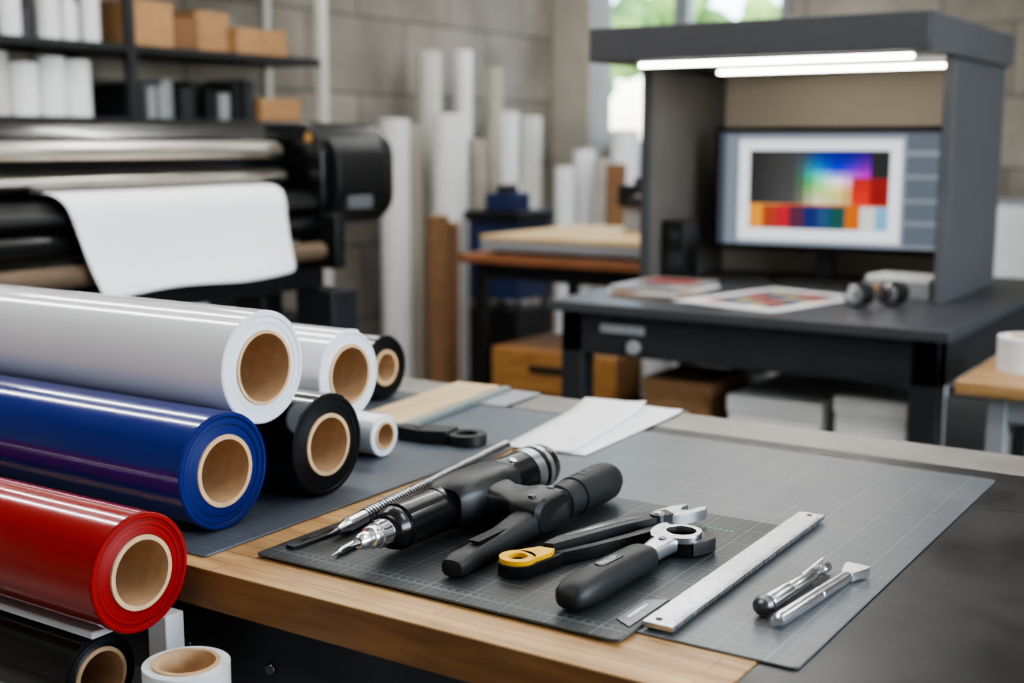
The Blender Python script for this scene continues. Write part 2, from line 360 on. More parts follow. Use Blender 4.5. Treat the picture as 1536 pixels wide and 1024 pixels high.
# ------------------------------------------------------------------ tools on the mat
# twin-barrel power tool
b=B('rotary_power_tool',ang=35)
b.M=place(-.832,.964,M1+.0305,91.3)
S=STEEL
b.lathe((0,0,0),(1,0,0),[(0,.0004),(.004,.0014),(.016,.0045)],DSTEEL)
b.lathe((.014,0,0),(1,0,0),[(0,.006),(.004,.0085),(.012,.0095),(.013,.008),(.017,.008),(.018,.0115),(.020,.0125),(.026,.0125),(.027,.0105),(.029,.0105),(.030,.0135),(.046,.0145),(.047,.0125),(.052,.0125)],S)
for i in range(10):
    a=2*math.pi*i/10; b.cyl((.046,.0138*math.cos(a),.0138*math.sin(a)),(.058,.0138*math.cos(a),.0138*math.sin(a)),.0014,DSTEEL,n=8)
b.lathe((.060,0,0),(1,0,0),[(0,.013),(.001,.0165),(.005,.0205),(.012,.0235),(.016,.0243),(.017,.0236),(.020,.0236),(.021,.0258),(.085,.0268),(.086,.0258),(.0885,.0258),(.0895,.0268),(.105,.027),(.106,.0262),(.108,.0262),(.109,.0272),(.160,.0275),(.166,.0250),(.180,.0250),(.186,.0285)],BLKS)
b.lathe((.246,0,0),(1,0,0),[(0,.0285),(.02,.0298),(.092,.0298)],BLKS)
b.lathe((.338,0,0),(1,0,0),[(0,.0306),(.018,.0306)],SATIN)
b.lathe((.356,0,0),(1,0,0),[(0,.0285),(.010,.0285)],BLKS)
b.lathe((.366,0,0),(1,0,0),[(0,.0304),(.009,.0304)],SATIN)
b.lathe((.375,0,0),(1,0,0),[(0,.0295),(.014,.0285),(.024,.024),(.029,.016),(.031,.004)],BLKS)
b.cyl((.30,-.012,.0268),(.30,-.013,.0292),.0045,S,n=16); b.cyl((.205,.0,.022),(.205,0,.0285),.004,DSTEEL,n=16)
# saddle + cross arm bridging the two barrels
b.sweep([(.158,-.008,.004,.050,.044),(.165,-.008,.004,.060,.054),(.19,-.012,.005,.068,.060),(.24,-.012,.005,.066,.060),(.275,-.010,.004,.060,.056),(.282,-.010,.004,.050,.046)],BLK,e=3.2)
M0=b.M.copy(); b.M=M0@Matrix.Translation((.225,0,.004))@Matrix.Rotation(math.radians(-90),4,'Z')
b.sweep([(.015,.0,.0,.090,.052),(.035,-.004,.0,.070,.044),(.055,-.006,-.002,.056,.038),(.072,-.004,-.004,.062,.040),(.082,0,-.006,.085,.046),(.112,.0,-.007,.080,.044),(.117,0,-.007,.070,.036)],BLK,e=3.2)
for yy in (-.022,.020): b.cyl((.098,yy,.014),(.098,yy,.0168),.0045,DSTEEL,n=16)
b.M=M0
# second barrel: rear grip and front lever
b.lathe((.262,-.098,-.004),(1,0,0),[(0,.0185),(.002,.0215),(.030,.0225),(.031,.0212),(.034,.0212),(.035,.0235),(.100,.0245),(.118,.0238),(.130,.0195),(.137,.012),(.139,.004)],RUB)
for i in range(3): b.box(.315+i*.016,.324+i*.016,-.103,-.093,.0185,.0200,BLKS)
b.sweep([(.042,-.098,-.020,.016,.012),(.044,-.098,-.019,.025,.018),(.058,-.098,-.0175,.029,.023),(.075,-.098,-.0165,.026,.022),(.12,-.098,-.015,.027,.024),(.17,-.098,-.011,.032,.030),(.215,-.098,-.008,.038,.036),(.25,-.098,-.006,.040,.040)],RUB,e=3.0)
b.box(.085,.16,-.1045,-.0915,-.003,-.0005,BLKS)
b.cyl((.232,-.098,.010),(.232,-.098,.0165),.010,DSTEEL,n=20); b.cyl((.232,-.098,.0165),(.232,-.098,.0175),.005,BLKS,n=6)
b.done()
# knurled scriber behind it
b=B('knurled_scriber',ang=30)
p0=Vector((-.920,1.030,M1+.0100)); p1=Vector((-.986,1.51,M1+.0100)); d=p1-p0
b.lathe(p0,d,[(0,.0004),(.014,.0030),(.02,.0036)],DSTEEL,n=20)
b.lathe(p0+d.normalized()*.02,d,[(0,.0040),(.018,.0075),(.02,.0088),(.055,.0088),(.057,.0070)],STEEL,n=24)
pr=[(0,.0068)]; ms=[DARKM]; t=.0
for i in range(62): pr+=[(t,.0096),(t+.0032,.0096),(t+.0037,.0066),(t+.0058,.0066)]; ms+=[STEEL,DSTEEL,DARKM,DARKM]; t+=.0062
b.lathe(p0+d.normalized()*.077,d,pr,ms,n=20); b.done()
b=B('precision_scriber',ang=30)
p0=Vector((-.879,.987,M1+.0042)); p1=Vector((-.893,1.075,M1+.0042)); d=p1-p0
b.lathe(p0,d,[(0,.0003),(.016,.0018),(.018,.003),(.024,.004),(.075,.004),(.080,.0032),(.086,.002)],S,n=20); b.done()
b=B('steel_straightedge',bevel=.0005); b.M=place(-.944,.992,M1,88); b.prism([(0,-.007),(.012,-.009),(.15,-.008),(.155,0),(.15,.008),(.01,.009),(0,.004)],0,.004,DARKM); b.box(.02,.14,-.002,.002,.004,.0052,BLKS); b.done()

def capsule(x0,y0,r0,x1,y1,r1,n=14):
    a=math.degrees(math.atan2(y1-y0,x1-x0)); return arc(x0,y0,r0,a+90,a+270,n)+arc(x1,y1,r1,a-90,a+90,n)
# yellow ended shears
b=B('snipping_shears',bevel=.0016,seg=2)
b.M=place(-.688,1.062,M1,69.5)
b.pipe((0,0,.0),(0,0,.014),.0205,.0095,BLK,n=36); b.pipe((0,0,.014),(0,0,.0195),.0195,.0105,YEL,n=36)
b.prism([(.008,-.0185),(.045,-.0115),(.052,-.009),(.052,.006),(.04,.0140),(.012,.0185),(.0125,.011),(.016,.002),(.012,-.010)],.0002,.0140,BLK)
b.prism([(.011,-.0160),(.035,-.0120),(.046,-.004),(.037,.0115),(.011,.0160),(.0135,.006),(.014,0),(.0135,-.006)],.0142,.0195,YEL)
b.prism([(.043,.012),(.05,.003),(.16,.010),(.205,.008),(.230,.008),(.235,.026),(.20,.036),(.13,.031),(.07,.022)],.002,.022,BLK)
b.prism([(.045,.001),(.05,-.008),(.10,-.011),(.16,-.0105),(.20,-.009),(.222,-.002),(.215,.008),(.19,.006),(.15,.000),(.10,-.002)],.001,.015,BLK)
b.prism([(.08,.015),(.15,.018),(.19,.018),(.185,.026),(.13,.025),(.08,.020)],.0215,.0225,BLKS)
b.cyl((.210,.014,.001),(.210,.014,.0245),.009,DSTEEL,n=24); b.cyl((.210,.014,.0245),(.210,.014,.026),.005,STEEL,n=20)
b.prism([(.205,.028),(.222,.010),(.245,.002),(.274,.002),(.286,.011),(.274,.014),(.260,.012),(.250,.018),(.260,.026),(.274,.030),(.256,.036),(.228,.035)],.008,.0205,SATIN)
b.done()
# ring headed cutter with fat grip
b=B('ring_head_cutter',bevel=.0008,seg=2)
b.M=place(-.588,.990,M1,88.2)
b.sweep([(0,0,.012,.010,.008),(.002,0,.013,.022,.016),(.008,0,.0145,.032,.024),(.02,0,.0155,.038,.029),(.045,0,.016,.040,.031),(.08,0,.016,.037,.031),(.12,0,.016,.036,.029),(.145,0,.0155,.037,.028),(.156,.001,.015,.034,.025),(.160,.001,.015,.026,.018)],RUB,e=2.7)
b.sweep([(.06,0,.0318,.006,.0012),(.064,0,.0318,.012,.002),(.10,0,.0310,.012,.002),(.104,0,.0305,.006,.0012)],BLKS,e=4)
b.sweep([(.145,0,.014,.018,.014),(.165,.001,.014,.022,.015),(.19,.003,.014,.026,.017),(.215,.002,.014,.030,.018)],SATIN,e=4)
hx,hy=.236,-.001
b.pipe((hx,hy,.003),(hx,hy,.016),.0315,.0165,BLKS,n=48); 
b.pipe((hx,hy,.016),(hx,hy,.0225),.0225,.0165,STEEL,n=48)
b.prism(arc(hx,hy,.0312,60,235,18)+arc(hx,hy,.0205,235,60,18),.0162,.0230,SATIN)
b.prism([(.196,.006),(.202,.018),(.216,.027),(.230,.0305),(.240,.030),(.228,.026),(.218,.020),(.208,.010)],.006,.0225,SATIN)
b.prism([(.214,-.027),(.231,-.034),(.248,-.037),(.266,-.026),(.260,-.018),(.244,-.027),(.226,-.023)],.003,.0175,BLK)
b.cyl((.197,.0015,.0222),(.197,.0015,.0240),.0045,DSTEEL,n=16)
b.done()
# steel ruler
b=B('steel_ruler',bevel=.0005)
b.M=place(-.497,1.004,M1,90.6)
b.box(0,.418,-.0155,.0155,.0004,.0055,BRUSH)
z=.0056
MK=mat('engraved_marks',C(45,46,48),.6)
for i in range(200):
    xx=.008+i*.002; ln=.008 if i%5==0 else .0045; ln=.011 if i%10==0 else ln
    b.poly([(xx,-.015,z),(xx+.0004,-.015,z),(xx+.0004,-.015+ln,z),(xx,-.015+ln,z)],MK)
b.cyl((.012,.004,.0054),(.012,.004,.0059),.0035,MK,n=20)
b.cyl((.408,.0,.0054),(.408,.0,.0059),.0035,MK,n=20)
b.box(.001,.03,-.0165,.0165,.0002,.0012,DSTEEL)
b.done()
b=B('utility_blade',bevel=.0003); b.M=place(-.529,.994,M1,90); b.prism([(0,-.008),(.085,-.008),(.070,.012),(.012,.012)],0,.0012,DSTEEL); b.box(.02,.06,.002,.006,.0012,.0016,BRUSH); b.done()
# metal pens
b=B('metal_pen',ang=30); p0=Vector((-.4315,1.098,M2+.0105)); d=Vector((-.4215,1.255,M2+.007))-p0
b.lathe(p0,d,[(-.011,.0008),(-.0095,.005),(-.006,.0087),(0,.0104),(.006,.0087),(.009,.0062),(.010,.0058)],DSTEEL,n=32)
b.lathe(p0,d,[(.010,.0075),(.012,.0082),(.055,.0080),(.058,.0062),(.060,.0062),(.062,.0070),(.115,.0064),(.118,.005),(.135,.0045),(.137,.006),(.152,.005),(.156,.003)],STEEL,n=32)
b.box(-.4285,-.4255,1.19,1.25,M2+.0135,M2+.0155,STEEL); b.done()
b=B('metal_pen',ang=30); p0=Vector((-.4085,1.075,M2+.0072)); d=Vector((-.394,1.235,M2+.0072))-p0
b.lathe(p0,d,[(-.002,.004),(0,.0066),(.003,.0071),(.085,.0071),(.086,.0064),(.088,.0064),(.089,.0070),(.150,.0066),(.152,.005),(.158,.005)],STEEL,n=32)
a=math.degrees(math.atan2(d.y,d.x)); b.M=place(p0.x,p0.y,M2,a)
b.prism([(.155,-.006),(.180,-.013),(.186,-.012),(.186,.012),(.180,.013),(.155,.006)],.003,.012,STEEL); b.done()
# black loop strap tool
b=B('hose_clamp_tool',bevel=.0015); b.M=place(-1.176,1.487,ZM,10)
b.pipe((.108,.008,0),(.108,.008,.016),.030,.0155,BLK,n=36)
b.prism([(0,-.012),(.05,-.022),(.086,-.014),(.086,.026),(.05,.022),(.0,.014),(-.01,.002)],.0,.020,BLK); b.cyl((.03,0,.020),(.03,0,.023),.008,DSTEEL,n=20)
b.done()
# wooden board + steel scale behind the rolls
b=B('wooden_straightedge',bevel=.0012)
LW=wood('pale_wood',C(186,158,116),C(216,192,148),stretch=(30,2.5,30))
b.M=place(-1.24,1.525,ZM,96); b.box(0,.34,-.028,.060,.0,.012,LW); b.box(-.01,.35,-.046,-.029,0,.010,mat('scale_metal_green',C(150,160,156),.35,.6)); b.done()
b=B('steel_rule',bevel=.0004); b.M=place(-1.20,1.76,T+.0032,93);b.box(0,.13,-.03,.03,.0,.002,GREYP); b.done()
# loose sheets
def sheet(name,cx,cy,w,l,deg,z,curl,m=PAPER):
    b=B(name,ang=60); b.M=place(cx,cy,z,deg); n=14; k=6
    def P(i,j,o):
        u=i/n; v=j/k; return (-w/2+w*v, -l/2+l*u, .0006+curl*(max(0,u-.75)/.25)**2+curl*.3*(max(0,v-.7)/.3)**2+o)
    for o in (0,):
        for i in range(n):
            for j in range(k): b.poly([P(i,j,o),P(i,j+1,o),P(i+1,j+1,o),P(i+1,j,o)],m)
    ob=b.done(); s=ob.modifiers.new('thick','SOLIDIFY'); s.thickness=.0004; return ob
sheet('paper_sheet',-.955,1.715,.13,.35,2,T+.0030,.003)
sheet('paper_sheet',-.985,1.70,.11,.34,9,T+.0046,.010)

# ------------------------------------------------------------------ viewing booth desk
DZ=.90
b=B('proofing_desk',bevel=.004)
DT=mat('desk_top_laminate',C(66,68,71),.38,var=.08,vs=6)
b.box(-1.90,-.765,3.09,4.45,DZ-.03,DZ,DT)
b.box(-1.87,-.795,3.12,3.16,DZ-.15,DZ-.0305,DARKM); b.box(-1.87,-.795,4.38,4.42,DZ-.15,DZ-.0305,DARKM)
b.box(-1.87,-1.83,3.16,4.38,DZ-.15,DZ-.0305,DARKM); b.box(-.835,-.795,3.16,4.38,DZ-.15,DZ-.0305,DARKM)
for xx in (-1.87,-.865):
    for yy in (3.12,4.35): b.box(xx,xx+.07,yy,yy+.07,0,DZ-.03,DARKM)
b.box(-1.87,-.795,3.16,4.38,.47,.495,DARKM)
b.box(-1.74,-1.60,3.112,3.12,DZ-.085,DZ-.060,GREYP); b.cyl((-1.63,3.12,DZ-.12),(-1.63,3.10,DZ-.12),.02,GREYP,n=20)
b.done()
bo=empty('color_viewing_booth',(-1.38,3.75,DZ))
IN=mat('booth_interior_grey',C(196,186,170),.75,var=.03,vs=2)
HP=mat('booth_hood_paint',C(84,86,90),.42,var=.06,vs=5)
b=B('cabinet',bo,bevel=.004)
z0=DZ+.001
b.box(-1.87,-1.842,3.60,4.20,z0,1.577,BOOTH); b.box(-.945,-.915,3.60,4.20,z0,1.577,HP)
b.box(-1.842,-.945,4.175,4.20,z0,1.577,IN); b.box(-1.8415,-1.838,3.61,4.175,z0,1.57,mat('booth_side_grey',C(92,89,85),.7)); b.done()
b=B('hood',bo,bevel=.004)
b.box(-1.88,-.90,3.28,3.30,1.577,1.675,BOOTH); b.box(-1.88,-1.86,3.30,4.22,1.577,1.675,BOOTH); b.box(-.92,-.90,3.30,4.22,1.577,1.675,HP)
b.box(-1.86,-.92,4.20,4.22,1.577,1.675,BOOTH); b.box(-1.86,-.92,3.30,4.20,1.640,1.672,BOOTH); b.box(-1.86,-.92,3.30,4.20,1.578,1.586,BOOTH)
b.done()
LT=lampm('booth_tube',(1,.93,.82),26)
b=B('lamps',bo)
for (xa,xb,yc,za) in ((-1.73,-.955,3.325,1.562),(-1.68,-.965,3.76,1.560)):
    b.box(xa-.01,xb+.01,yc-.014,yc+.014,za+.0085,1.5775,GREYP); b.box(xa,xb,yc-.010,yc+.010,za,za+.008,LT)
b.done()
# monitor
mo=empty('computer_monitor',(-1.385,3.95,DZ))
b=B('housing',mo,bevel=.003); MM=place(-1.385,3.93,DZ,6); b.M=MM
MB=mat('monitor_bezel',C(8,8,9),.6,var=.05,spec=.2)
b.box(-.362,.362,-.012,.018,.102,.496,MB); b.box(-.15,.15,.018,.05,.18,.42,BLK)
b.box(-.03,.03,.045,.06,.01,.30,BLK); b.prism(capsule(-.09,.03,.085,.09,.03,.085),.0005,.012,BLKS); b.done()
def scr(u,v):
    # u,v 0..1 ; v up
    r=(.24,.27,.32)
    if u<.03: return (.05,.06,.08)
    if v>.965: return (.08,.09,.11)
    if u>.855: return (.10,.12,.145) if (int(v*30)%6) else (.20,.23,.26)
    if u<.10: return (.17,.2,.24)
    if .10<u<.845 and .04<v<.93:
        r=(.78,.81,.86)
        if .15<u<.795 and .37<v<.84:
            a=(u-.15)/.645; c=(v-.37)/.47
            if a>.3: a=(int(a*15)+.5)/15; c=(int(c*8)+.5)/8
            dx=(a-.63)*1.3; dy=c-.42; dist=math.hypot(dx,dy); th=math.degrees(math.atan2(dy,dx))
            h=(.78-(th-45)/360)%1.0
            r=colorsys.hsv_to_rgb(h,min(1,dist*3.6),max(.05,1.0-dist*1.1))
            r=tuple(q**1.8 for q in r)
            if c<.45: # pale ramp toward the bottom
                t=(1-c/.45)*max(0,1-abs(a-.5)*3.2); r=tuple(q*(1-t)+p_*t for q,p_ in zip(r,(.75,.72,.5)))
            k=max(0,min(1,(a-.32)/.2)); k=k*k*(3-2*k); g=.02+.08*(1-c)*a+.08*a
            r=tuple(g*(1-k)+q*k for q in r)
            if a>.86: r=(.25,.015,.015) if c<.5 else (.02,.02,.022)
            elif a>.74 and c<.5: r=(.60*(1-c)+.1,.03,.02)
        elif .15<u<.795 and .15<v<=.355:
            cols=[(.72,.28,.02),(.35,.05,.02),(.45,.02,.03),(.09,.02,.05),(.01,.02,.14),(.02,.07,.16),(.01,.08,.07),(.55,.13,.01),(.62,.62,.6),(.16,.40,.58)]
            r=cols[min(9,int((u-.15)/.0645))]
        elif .15<u<.795 and .355<v<=.37: r=(.6,.12,.02) if u>.3 else (.65,.3,.05)
    return r
me=bpy.data.meshes.new('screen'); nu,nv=120,68; vs=[];fs=[];cl=[]
for j in range(nv+1):
    for i in range(nu+1): vs.append(tuple(MM@Vector((-.346+.692*i/nu,-.0125,.120+.360*j/nv))-Vector(mo.location)))
for j in range(nv):
    for i in range(nu):
        a=j*(nu+1)+i; fs.append((a,a+1,a+nu+2,a+nu+1)); c=scr((i+.5)/nu,(j+.5)/nv); cl+=[(*c,1)]*4
me.from_pydata(vs,[],fs); ca=me.color_attributes.new('picture','FLOAT_COLOR','CORNER')
for i,c in enumerate(cl): ca.data[i].color=c
sm=bpy.data.materials.new('lcd_picture'); sm.use_nodes=True; N=sm.node_tree.nodes; at=N.new('ShaderNodeAttribute'); at.attribute_name='picture'
p=N['Principled BSDF']; p.inputs['Base Color'].default_value=(.01,.01,.01,1); sm.node_tree.links.new(at.outputs['Color'],p.inputs['Emission Color']); p.inputs['Emission Strength'].default_value=1.3; p.inputs['Roughness'].default_value=.5; p.inputs['Specular IOR Level'].default_value=.2
me.materials.append(sm); so=bpy.data.objects.new('screen',me); bpy.context.collection.objects.link(so); so.parent=mo
# proof print
def colm(i,c): return mat('ink_%d'%i,c,.5,var=.03)
INK=[C(190,40,34),C(140,20,30),C(40,40,50),C(20,95,75),C(50,70,150),C(205,180,50),C(100,100,105),C(24,24,28)]
b=B('color_proof_print'); b.M=place(-1.36,3.45,DZ+.0005,-14)
b.box(-.17,.17,-.24,.24,0,.0015,PAPER)
for i in range(8):
    for j in range(5):
        b.box(-.125+i*.032,-.125+i*.032+.030,-.18+j*.072,-.18+j*.072+.066,.0015,.0018,colm((i+j*3)%8,INK[(i+j*3)%8]))
b.done()
b=B('magazine_stack',bevel=.001)
for k,(m,a) in enumerate(((CARD,4),(PAPER,-3),(mat('magazine_cover',C(170,150,135),.4),6),(mat('magazine_cover_grey',C(150,146,140),.4),0))):
    b.M=place(-1.70,3.44,DZ+.001+k*.007,a); b.box(-.11,.11,-.15,.15,0,.0065,m)
b.box(-.08,.08,.0,.11,.0065,.007,colm(1,INK[1])); b.box(-.08,.05,-.12,-.03,.0065,.007,colm(6,INK[6])); b.done()
for (lx,ly) in ((-1.10,3.42),(-1.03,3.50)):
    b=B('magnifier_loupe',ang=30); b.lathe((lx,ly-.035,DZ+.036),(.25,1,.0),[(0,.034),(.004,.035),(.008,.030),(.03,.028),(.034,.033),(.052,.033),(.056,.026),(.07,.024)],BLK,n=32); b.lathe((lx,ly-.036,DZ+.036),(.25,1,0),[(-.003,.02),(0,.028)],STEEL,n=32); b.done()
b=B('swatch_box',bevel=.003); b.M=place(-1.06,3.74,DZ+.001,-8); b.box(-.10,.10,-.07,.07,0,.05,GREYP); b.box(-.095,.095,-.065,.065,.05,.062,WHITEP); b.box(-.07,.02,-.072,-.07,.012,.036,CARD); b.done()
b=B('desk_speaker',bevel=.006); b.box(-1.83,-1.75,3.68,3.78,DZ+.001,DZ+.20,BLK); b.cyl((-1.79,3.68,DZ+.07),(-1.79,3.675,DZ+.07),.03,DARKM); b.cyl((-1.79,3.68,DZ+.15),(-1.79,3.675,DZ+.15),.016,DARKM); b.done()
# boxes below
def carton(name,x0,x1,y0,y1,z0,z1,m,lid=True):
    b=B(name,bevel=.003); b.box(x0,x1,y0,y1,z0,z1-.02,m)
    if lid: b.box(x0-.004,x1+.004,y0-.004,y1+.004,z1-.045,z1,m)
    b.box((x0+x1)/2-.04,(x0+x1)/2+.04,y0-.006,y0-.002,z0+(z1-z0)*.3,z0+(z1-z0)*.5,PAPER); b.done()
WB_=mat('white_carton',C(218,218,216),.7,var=.04)
carton('storage_box',-1.37,-1.11,3.18,3.58,.496,.665,WB_); carton('storage_box',-1.07,-.885,3.18,3.56,.496,.695,WB_); carton('storage_box',-1.66,-1.45,3.24,3.5,.496,.675,CARD)
carton('storage_box',-1.34,-1.10,3.7,4.1,.496,.64,WB_)

# side table at the right edge
b=B('side_table',bevel=.004)
SW=wood('side_table_wood',C(144,108,68),C(182,144,98),stretch=(2,20,20))
b.box(-.66,.15,2.72,3.28,.82,.85,SW)
for xx in (-.60,.05):
    for yy in (2.76,3.2): b.box(xx,xx+.04,yy,yy+.04,0,.82,GREYP)
b.box(-.6,.09,2.77,2.79,.76,.82,GREYP); b.done()
b=B('tape_roll',ang=30); b.pipe((-.555,2.93,.8505),(-.555,2.93,.925),.066,.038,WHITEP,n=48,mi=PAPER); b.pipe((-.555,2.93,.851),(-.555,2.93,.9265),.041,.037,CARDD,n=48); b.done()

# ------------------------------------------------------------------ middle worktable
b=B('assembly_table',bevel=.004)
BW=wood('brown_table_wood',C(112,68,42),C(150,98,64),stretch=(2,20,20))
b.box(-3.0,-1.95,4.19,5.05,.865,.90,BW)
for xx in (-2.95,-2.03):
    for yy in (4.23,4.97): b.box(xx,xx+.045,yy,yy+.045,0,.865,BLK)
b.box(-2.95,-1.985,4.23,5.01,.32,.345,BLK); b.box(-2.95,-1.985,4.24,4.26,.80,.864,BLK); b.done()
b=B('drawing_board',bevel=.004); b.box(-2.93,-1.97,4.24,5.03,.915,.955,GREYP); b.box(-2.93,-1.97,4.24,5.03,.9555,.975,mat('beige_board',C(198,170,122),.6,var=.06)); 
for xx in (-2.9,-2.03): b.box(xx,xx+.03,4.3,4.97,.901,.9145,BLK)
b.done()
b=B('desktop_printer',bevel=.006); b.box(-2.54,-2.12,4.74,5.00,.976,1.08,GREYP); b.box(-2.56,-2.10,4.72,5.01,1.08,1.17,BLK); b.box(-2.50,-2.16,4.70,4.72,1.09,1.12,DARKM); b.box(-2.5,-2.16,4.75,4.98,1.17,1.20,DARKM); b.box(-2.45,-2.2,4.66,4.72,1.125,1.135,GREYP)
for i in range(3): b.cyl((-2.46+i*.12,4.80,1.20),(-2.46+i*.12,4.80,1.225),.03,BLK,n=16)
b.done()
b=B('tape_dispenser',bevel=.006); b.prism([(-2.10,.976),(-1.99,.976),(-1.99,1.02),(-2.04,1.04),(-2.10,1.0)],4.27,4.34,BLK,axis='y'); b.done()
b=B('wooden_drawer_box',bevel=.004); DW=wood('drawer_wood',C(150,104,54),C(184,134,76),stretch=(3,20,20)); b.box(-2.88,-2.30,4.25,4.7,.346,.52,DW); b.box(-2.70,-2.48,4.244,4.25,.43,.46,BLK); b.done()
for (rx,ry,rz,rr,rh) in ((-2.40,4.4,.522,.05,.24),(-2.29+.05,4.45,.346,.05,.42),(-2.12,4.5,.346,.055,.38)):
    b=B('paper_roll',ang=30); b.pipe((rx,ry,rz),(rx,ry,rz+rh),rr,rr*.5,PAPER,n=32,mi=PAPER); b.pipe((rx,ry,rz+.001),(rx,ry,rz+rh+.001),rr*.55,rr*.45,CARDD,n=24); b.done()

# ------------------------------------------------------------------ standing media rolls by the wall
def stand(x,y,r,h,m=PAPER,name='standing_media_roll'):
    b=B(name,ang=30); b.pipe((x,y,.001),(x,y,h),r,r*.6,m,n=32,mi=m); b.pipe((x,y,.003),(x,y,h+.004),r*.63,r*.5,CARDD,n=24); b.done()
WR2=mat('wrapped_white_roll',C(200,198,190),.5,var=.10,vs=6)
WR3=mat('kraft_wrapped_roll',C(176,168,154),.6,var=.10,vs=6)
def onwall(u,X,hh,r,m=PAPER,name='standing_media_roll'):
    stand(X,u,r,hh,m,name)
for (yy,xx,r,h,m) in ((5.04,-4.0,.075,1.46,PAPER),(5.20,-4.04,.07,1.43,WR3),(5.37,-3.9,.085,1.49,PAPER),(5.53,-4.15,.065,1.82,WR2),(5.62,-3.9,.05,1.36,WR3),(5.92,-4.2,.05,1.85,PAPER),(6.08,-4.1,.045,1.76,WR3),
    (6.33,-4.2,.085,1.52,PAPER),(6.52,-4.15,.080,1.50,WR2),(6.62,-3.95,.06,1.2,PAPER),(5.87,-3.85,.055,1.12,PAPER),(6.15,-3.85,.045,.95,WR3)):
    onwall(yy,xx,h,r,m)
onwall(4.88,-3.62,1.0,.055,KRAFT,'cardboard_tube'); onwall(5.01,-3.64,.96,.045,KRAFT,'cardboard_tube')
for (xx,yy,r,h,m) in ((-3.95,6.85,.07,1.30,PAPER),(-3.75,6.75,.07,1.24,WR2),(-3.72,6.95,.09,1.42,PAPER),(-3.45,6.9,.07,1.2,PAPER)): stand(xx,yy,r,h,m)
b=B('cardboard_panel',bevel=.003); b.M=place(-3.60,6.62,0,20); b.box(-.06,.06,-.015,.015,.001,1.22,KRAFT);b.box(-.062,.062,-.018,-.015,.5,.54,GREYP); b.done()
b=B('tool_trolley',bevel=.006); X0,Ya=-3.76,5.34
b.box(X0,X0+.30,Ya,Ya+.3,.55,.95,mat('navy_plastic',C(30,44,84),.5)); b.box(X0-.02,X0+.32,Ya-.02,Ya+.32,.95,1.0,BLK); b.box(X0,X0+.30,Ya,Ya+.3,.10,.5,BLK)
for xx in (X0+.01,X0+.27):
    for yy in (Ya+.02,Ya+.26): b.box(xx,xx+.02,yy,yy+.02,.04,.95,BLK); b.cyl((xx+.01,yy,.03),(xx+.01,yy+.02,.03),.029,RUB,n=16)
b.done()
b=B('tool_caddy',bevel=.006); b.box(-3.70,-3.52,5.40,5.55,1.001,1.09,mat('navy_plastic',C(30,44,84),.5)); b.box(-3.63,-3.59,5.40,5.55,1.09,1.13,BLK); b.done()
b=B('equipment_cabinet',bevel=.006); b.box(-2.6,-1.0,6.9,7.4,.05,1.05,GREYP); 
for i in range(3): b.box(-2.58+i*.53,-2.08+i*.53,6.885,6.9,.08,1.02,WHITEP); b.box(-2.13+i*.53,-2.11+i*.53,6.87,6.885,.5,.62,DSTEEL)
b.box(-2.6,-1.0,6.92,7.4,0,.05,BLK); b.done()
GC=mat('warm_grey_cabinet',C(118,114,108),.5,var=.06)
b=B('equipment_cabinet',bevel=.006); b.box(-.98,-.1,6.5,7.4,.05,1.25,GC); b.box(-.96,-.12,6.485,6.5,.08,.62,GC); b.box(-.96,-.12,6.485,6.5,.65,1.22,GC); b.box(-.98,-.1,6.52,7.4,0,.05,BLK); b.done()

# ------------------------------------------------------------------ shelving on the left wall
b=B('storage_shelving',bevel=.003)
SX0,SX1=-4.34,-3.96; SM=mat('shelf_black_metal',C(28,29,31),.5)
for zz in (.15,.55,1.0,1.44,1.72,2.08): b.box(SX0,SX1,1.6,4.46,zz-.03,zz,SM)
for yy in (1.6,2.45,3.36):
    for xx in (SX0,SX1-.03): b.box(xx,xx+.035,yy,yy+.035,0,2.4,SM)
for xx in (SX0,SX1-.03): b.box(xx,xx+.04,4.46,4.50,0,2.82,WR2)
b.done()
def shelf_row(name,y0,y1,z,fn):
    b=B(name,bevel=.003); y=y0; r=random.Random(name+str(y0))
    while y<y1: y+=fn(b,y,z+.001,r)
    b.done()
def jar(m,rr,hh):
    def f(b,y,z,r):
        R=rr*r.uniform(.8,1.15); h=hh*r.uniform(.7,1.1); b.lathe((r.uniform(-4.10,-4.06),y+R,z),(0,0,1),[(0,R),(h*.8,R),(h*.86,R*.6),(h*.88,R*.65),(h,R*.65)],m if not isinstance(m,list) else r.choice(m),n=20); return R*2+.012
    return f
def tub(m,rr,hh):
    def f(b,y,z,r):
        R=rr*r.uniform(.75,1.15); h=hh*r.uniform(.7,1.1); b.lathe((r.uniform(-4.10,-4.07),y+R,z),(0,0,1),[(0,R),(h,R)],r.choice(m),n=20); return R*2+.006
    return f
def bx(ms,ww,hh):
    def f(b,y,z,r):
        w=ww*r.uniform(.7,1.2); h=hh*r.uniform(.6,1.1); m=r.choice(ms); b.box(-4.25,-4.03+r.uniform(-.03,.03),y,y+w,z,z+h,m); b.box(-4.24,-4.06,y+w*.4,y+w*.6,z+h,z+h+.002,PAPER); return w+.015
    return f
shelf_row('paper_roll_row',2.83,3.24,1.44,tub([PAPER,PAPER,WR2],.052,.21))
shelf_row('ink_bottle_row',1.7,2.7,1.44,jar([PAPER,BLK,GREYP],.045,.2))
shelf_row('spare_part_row',3.42,4.05,1.44,bx([BLK,DARKM,BLK,GREYP,DARKM],.05,.16))
shelf_row('carton_row',4.12,4.2,1.44,bx([CARD],.22,.15))
shelf_row('ink_bottle_row',1.7,3.25,1.72,jar([WHITEP,BLK,WHITEP,DARKM],.04,.2))
shelf_row('carton_row',3.43,4.22,1.72,bx([CARD,CARD,mat('brown_carton',C(120,84,56),.8)],.18,.17))
